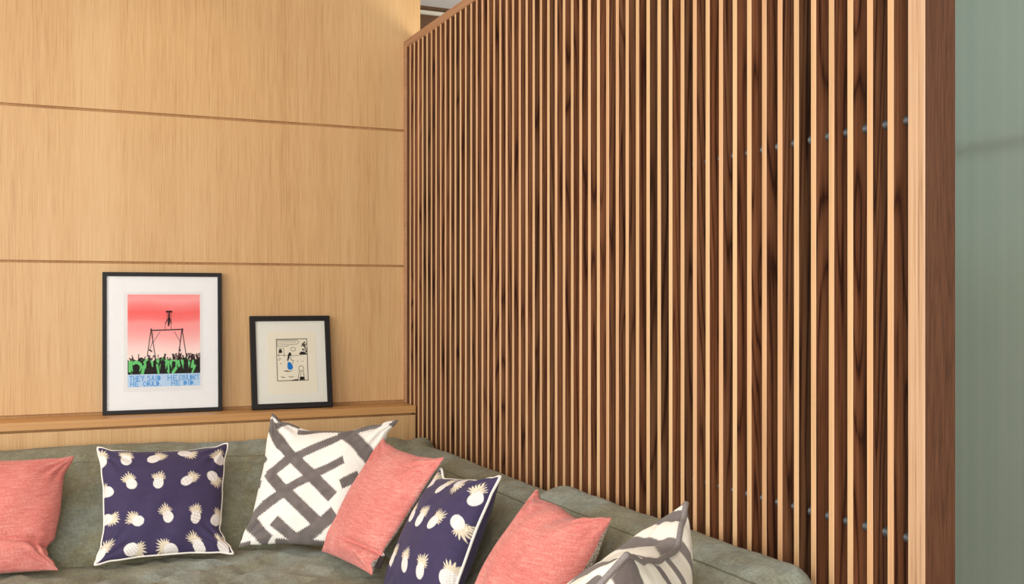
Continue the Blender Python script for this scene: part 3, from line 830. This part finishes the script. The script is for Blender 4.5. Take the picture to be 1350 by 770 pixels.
def big_print(u, v):
    # sizes: u spans .268 m, v spans .35 m
    AR = 1.28
    x = u; y = v*AR
    c = np.tile(L3(250, 170, 165), (len(u), 1))
    # graded bands of the printed red sky
    stops = [(0, (250, 158, 154)), (.06, (250, 168, 164)), (.12, (248, 140, 136)), (.20, (247, 112, 108)), (.27, (248, 128, 124)), (.31, (250, 158, 152)), (.40, (249, 166, 162)), (.47, (250, 182, 176)), (.58, (252, 214, 206)), (.66, (252, 226, 214))]
    vs = np.clip(v+.012*np.sin(u*7), 0, 1)
    for k in range(3):
        pass
    R = np.stack([np.interp(vs, [s[0] for s in stops], [lin(*s[1])[j] for s in stops]) for j in range(3)], 1)
    c = R
    blk = L3(46, 30, 30)
    def st(x0, y0, x1, y1, w):
        nonlocal c
        d = seg_dist(x, y, x0, y0, x1, y1)
        c = mixc(c, blk, 1-sstep(w-.004, w+.004, d))
    # gantry: bar on two trestles, ropes, hoist and hanging figure
    st(.32, .50, .75, .49, .008)
    for s, bx in ((-1, .32), (1, .75)):
        st(bx, .48, bx-.055, .86, .006); st(bx, .50, bx+.055, .86, .006)
        st(bx, .485, bx+.004, .50, .012)
    st(.34, .52, .345, .67, .003); st(.345, .67, .44, .52, .003); st(.345, .64, .30, .77, .004); st(.295, .77, .325, .79, .010)
    st(.64, .52, .72, .66, .003); st(.72, .66, .74, .51, .003); st(.72, .66, .715, .76, .005); st(.71, .76, .72, .79, .010)
    st(.535, .24, .60, .24, .014); st(.54, .25, .535, .38, .003); st(.60, .25, .595, .40, .003)
    st(.515, .39, .515, .495, .003); st(.595, .40, .595, .495, .003)
    st(.567, .32, .565, .40, .016); st(.56, .41, .56, .43, .012); st(.555, .34, .52, .40, .006); st(.58, .34, .60, .40, .006); st(.562, .26, .56, .32, .007); st(.575, .26, .572, .32, .007)
    # crowd
    rs = np.random.RandomState(4)
    top = .665+.012*np.sin(u*23)+.01*np.sin(u*61)
    in_cr = (v > top+.035) & (v < .862)
    green = L3(112, 204, 118)
    k = np.zeros(len(u))
    cg = np.tile(L3(40, 34, 30), (len(u), 1))
    # green gaps between the black bodies
    gx = np.zeros(len(u))
    for i in range(64):
        x0 = rs.uniform(-.02, .93); y0 = rs.uniform(.90, 1.00); ln = rs.uniform(.02, .09); w = rs.uniform(.006, .017); sl = rs.uniform(-.35, .35)
        d = seg_dist(x, y, x0, y0, x0+sl*ln, y0+ln)
        gx = np.maximum(gx, 1-sstep(w-.004, w+.004, d))
    for i, (hx, hy, hr) in enumerate(((.115, 1.02, .050), (.285, .955, .036), (.48, .955, .036), (.37, .94, .024), (.63, .96, .025), (.80, .94, .034))):
        d = np.hypot(x-hx, (y-hy)*.85)
        halo = (1-sstep(hr+.035, hr+.043, d))*(np.sin(np.arctan2(y-hy, x-hx)*3+i)*.5+.75 > .45)
        gx = np.maximum(gx, halo*(y < hy+.09))
        body = np.minimum(seg_dist(x, y, hx, hy+hr*1.4, hx, 1.15)/(hr*1.05), d/hr)
        gx *= sstep(.92, 1.06, body)
        for sx in (-1, 1):
            d2 = np.minimum(seg_dist(x, y, hx+sx*hr*1.1, 1.08, hx+sx*(hr+.052), hy-.02), seg_dist(x, y, hx+sx*(hr+.052), hy-.02, hx+sx*(hr+.028), hy-.09))
            gx *= sstep(.009, .014, d2)
    for (x0, y0, x1, y1, w) in ((.03, .93, .03, 1.06, .018), (.22, 1.0, .20, 1.09, .02), (.40, .98, .42, 1.09, .014), (.555, .93, .56, 1.09, .012), (.70, .93, .70, 1.0, .012), (.90, .93, .88, 1.02, .014), (.66, 1.03, .62, 1.09, .02), (.93, 1.0, .89, 1.09, .012)):
        d = seg_dist(x, y, x0, y0, x1, y1)
        gx = np.maximum(gx, 1-sstep(w-.004, w+.004, d))
    gx *= (x < .945)
    cg = cg*(1-gx[:, None])+green*gx[:, None]
    c = np.where(in_cr[:, None], cg, c)
    for i in range(70):     # raised arms against the sky
        x0 = rs.uniform(.0, 1); h = rs.uniform(.02, .085); sl = rs.uniform(-.02, .02)
        d = seg_dist(x, y, x0, .91, x0+sl, .91-h); w = rs.uniform(.004, .008)
        c = mixc(c, L3(58, 34, 32), (1-sstep(w-.003, w+.003, d))*(v < .862))
        d = np.hypot(x-x0-sl, y-.91+h)
        c = mixc(c, L3(58, 34, 32), (1-sstep(.006, .011, d))*(v < .862))
    # caption band
    band = v >= .862
    c = np.where(band[:, None], L3(190, 214, 236)*(.97+.06*vnoise(u*9, v*20, 2))[:, None], c)
    blue = L3(96, 158, 214)
    def text(s, x0, y0, w, h, gap, fill='', th=.009):
        nonlocal c
        xx = x0
        for ch in s:
            if ch == ' ': xx += w*.55; continue
            ww = w*(.30 if ch in "'." else (.35 if ch == 'I' else 1))
            d = np.full(len(x), 9.0)
            for (a, b0, a1, b1) in GL[ch]:
                d = np.minimum(d, seg_dist(x, y, xx+a*ww, y0+b0*h, xx+a1*ww, y0+b1*h))
            k = 1-sstep(th-.004, th+.004, d)
            if ch in fill:
                k = np.maximum(k, poly_aa(x, y, [(xx+ww*a, y0+h*b0) for a, b0 in ((.3 if ch == 'O' else 0, .08), (.7, .15), (1, .5), (.7, .85), (.3 if ch == 'O' else 0, .92))], .004))
            c = mixc(c, blue, k*band)
            xx += ww+gap
    text("THEY", .030, 1.129, .034, .068, .018, '', .0062); text("SAID", .270, 1.129, .036, .068, .018, 'D', .0062)
    text("HE", .550, 1.129, .048, .068, .028, '', .0062); text("COULDN'T", .705, 1.129, .029, .068, .0095, 'D', .0052)
    text("HE", .040, 1.208, .040, .060, .022, '', .0062); text("COULD.", .210, 1.208, .032, .060, .014, 'OD', .0062)
    text("HE", .600, 1.208, .044, .060, .026, '', .0062); text("DID.", .770, 1.208, .042, .060, .016, 'D', .0062)
    return c

def big_inner(root, loc, Wd, W, H):
    mb = MB().box(.0735, W-.072, .0074, .0086, .082, H-.074)
    mb.v = [Wd(*p) for p in mb.v]; mb.build('paper', M['paper'], root, loc)
    tint_sheet('print', Wd, .0885, W-.0815, .1005, H-.0835, .0072, 300, 384, big_print, root, loc)

def small_print(u, v):
    AR = 1.30
    x, y = u, v*AR
    cream = L3(236, 227, 204)
    c = np.tile(cream, (len(u), 1))
    ink = L3(40, 36, 32)
    def st(x0, y0, x1, y1, w, col=ink):
        nonlocal c
        c = mixc(c, col, 1-sstep(w-.006, w+.006, seg_dist(x, y, x0, y0, x1, y1)))
    def blob(pts, col=ink):
        nonlocal c
        c = mixc(c, col, poly_aa(x, y, pts, .008))
    for a in ((.02, .02, .98, .02), (.98, .02, .98, 1.28), (.98, 1.28, .02, 1.28), (.02, 1.28, .02, .02)): st(*a, .010)
    # speech balloon with unreadable scribble
    bl = [(.05, .05), (.68, .05), (.72, .12), (.66, .18), (.40, .20), (.34, .24), (.05, .24), (.05, .05)]
    for a, b_ in zip(bl[:-1], bl[1:]): st(*a, *b_, .006)
    rs = np.random.RandomState(2)
    for r_ in range(3):
        for i in range(22 if r_ < 2 else 12):
            xx = .08+i*.026; yy = .085+r_*.05
            st(xx, yy+rs.uniform(-.012, .012), xx+.014, yy+rs.uniform(-.012, .012), .005, L3(80, 74, 66))
    # horizon, tree, hut and plain figures
    st(.02, .50, .55, .53, .006); st(.55, .53, .98, .49, .006)
    for a in ((.10, .30, .24, .30), (.24, .30, .25, .56), (.10, .30, .08, .56)): st(*a, .006)
    blob([(.09, .36), (.14, .31), (.19, .36), (.19, .44), (.09, .44)])
    for i in range(14):
        yy = rs.uniform(.10, .46); xx = .84+(.5-yy)*.12+rs.uniform(-.05, .12)
        st(xx, yy, xx+rs.uniform(-.05, .05), yy+rs.uniform(.02, .06), .016)
    blob([(.72, .46), (.80, .40), (.97, .47), (.97, .50), (.74, .50)])
    th = np.linspace(0, 6.28, 13)
    for a, b_ in zip(th[:-1], th[1:]):
        st(.54+.075*math.cos(a), .33+.06*math.sin(a), .54+.075*math.cos(b_), .33+.06*math.sin(b_), .006)
        st(.77+.075*math.cos(a), .92+.085*math.sin(a), .77+.075*math.cos(b_), .92+.085*math.sin(b_), .007)
    blob([(.38, .47), (.43, .41), (.48, .47), (.46, .55), (.43, .52), (.41, .60), (.36, .70), (.34, .66)])
    blob([(.355, .72), (.43, .72), (.50, .80), (.52, .90), (.46, .96), (.36, .94), (.34, .86)], L3(34, 118, 196))
    st(.45, .58, .47, .66, .008); st(.47, .66, .54, .68, .007); st(.54, .68, .50, .76, .007)
    blob([(.20, .99), (.30, .97), (.40, .99), (.56, .97), (.40, 1.01), (.30, 1.005)])
    st(.71, 1.0, .66, 1.26, .008); st(.83, 1.0, .87, 1.26, .008); st(.76, 1.03, .75, 1.16, .006)
    blob([(.72, 1.17), (.85, 1.17), (.86, 1.27), (.71, 1.27)])
    blob([(.48, 1.26), (.64, 1.24), (.68, 1.28), (.46, 1.28)])
    for a in ((.14, 1.16, .22, 1.18), (.20, 1.19, .25, 1.18), (.38, 1.15, .45, 1.18), (.45, 1.18, .52, 1.16), (.13, .76, .16, .77), (.66, .70, .68, .70), (.82, .70, .84, .70), (.06, .64, .10, .66), (.10, .60, .14, .62)):
        st(*a, .009)
    return c
def small_inner(root, loc, Wd, W, H):
    mb = MB().box(.0655, W-.0585, .0074, .0086, .058, H-.062)
    mb.v = [Wd(*p) for p in mb.v]; mb.build('paper', M['cream_paper'], root, loc)
    tint_sheet('print', Wd, .099, W-.092, .107, H-.090, .0072, 200, 260, small_print, root, loc)

picture('picture_frame', 'larger black framed print with red sky and blue hand-lettered caption, on the ledge', (.2165, 4.2255), (.6490, 4.2105), LZ, .534, 4.241, .020, .0150, M['white_mat'], big_inner)
picture('picture_frame', 'smaller black framed comic drawing with a blue dress, on the ledge', (.758, 4.178), (1.0755, 4.173), LZ, .368, 4.2375, .020, .0205, M['cream_mat'], small_inner)

# ------------------------------------------------------------------ light
wd = bpy.data.worlds.new('daylight'); scn.world = wd; wd.use_nodes = True
bg = wd.node_tree.nodes['Background']
bg.inputs[0].default_value = (.93, .97, 1.0, 1); bg.inputs[1].default_value = .85
def area(name, loc, target, sx, sy, power, col=(1, 1, 1), spread=180):
    l = bpy.data.lights.new(name, 'AREA'); l.shape = 'RECTANGLE'; l.size = sx; l.size_y = sy; l.energy = power; l.color = col; l.spread = math.radians(spread)
    o = bpy.data.objects.new(name, l); COL.objects.link(o); o.location = loc
    o.rotation_euler = (Vector(target)-Vector(loc)).to_track_quat('-Z', 'Y').to_euler()
    return o
area('window_light', (-2.5, 1.6, 1.75), (1.2, 2.9, 1.1), 2.4, 1.9, 84, (1.0, .985, .965))
area('camera_side_fill', (-1.05, -1.7, 1.6), (.8, 3.2, 1.2), 2.6, 2.0, 112, (1.0, .985, .97))  # added soft fill from behind the camera, no door there
def spot(name, loc, target, power, ang, col):
    l = bpy.data.lights.new(name, 'SPOT'); l.energy = power; l.spot_size = math.radians(ang); l.spot_blend = .9; l.color = col; l.shadow_soft_size = .05
    o = bpy.data.objects.new(name, l); COL.objects.link(o); o.location = loc
    o.rotation_euler = (Vector(target)-Vector(loc)).to_track_quat('-Z', 'Y').to_euler()
spot('downlight', (.45, 3.55, 2.70), (.5, 4.26, 1.95), 9, 62, (1.0, .80, .55))

area('corridor_fill', (2.0, 3.9, 1.9), (1.75, 4.6, 2.7), .4, .4, 9, (1.0, .97, .92))  # added lamp to brighten the ceiling past the screen

# ------------------------------------------------------------------ camera
cam = bpy.data.cameras.new('camera'); co = bpy.data.objects.new('camera', cam); COL.objects.link(co)
co.location = (0, 0, 1.25)
co.rotation_euler = (math.radians(90), 0, -math.atan2(623.93, 1400.8))
cam.sensor_width = 36; cam.lens = 1400.8*36/1350
cam.shift_y = 9/1350
cam.clip_start = .05
scn.camera = co
vs = scn.view_settings
scn.display_settings.display_device = 'sRGB'
vs.view_transform = 'Standard'; vs.look = 'None'; vs.gamma = 1; vs.exposure = 0.0; vs.use_curve_mapping = False
scn.cycles.use_denoising = True
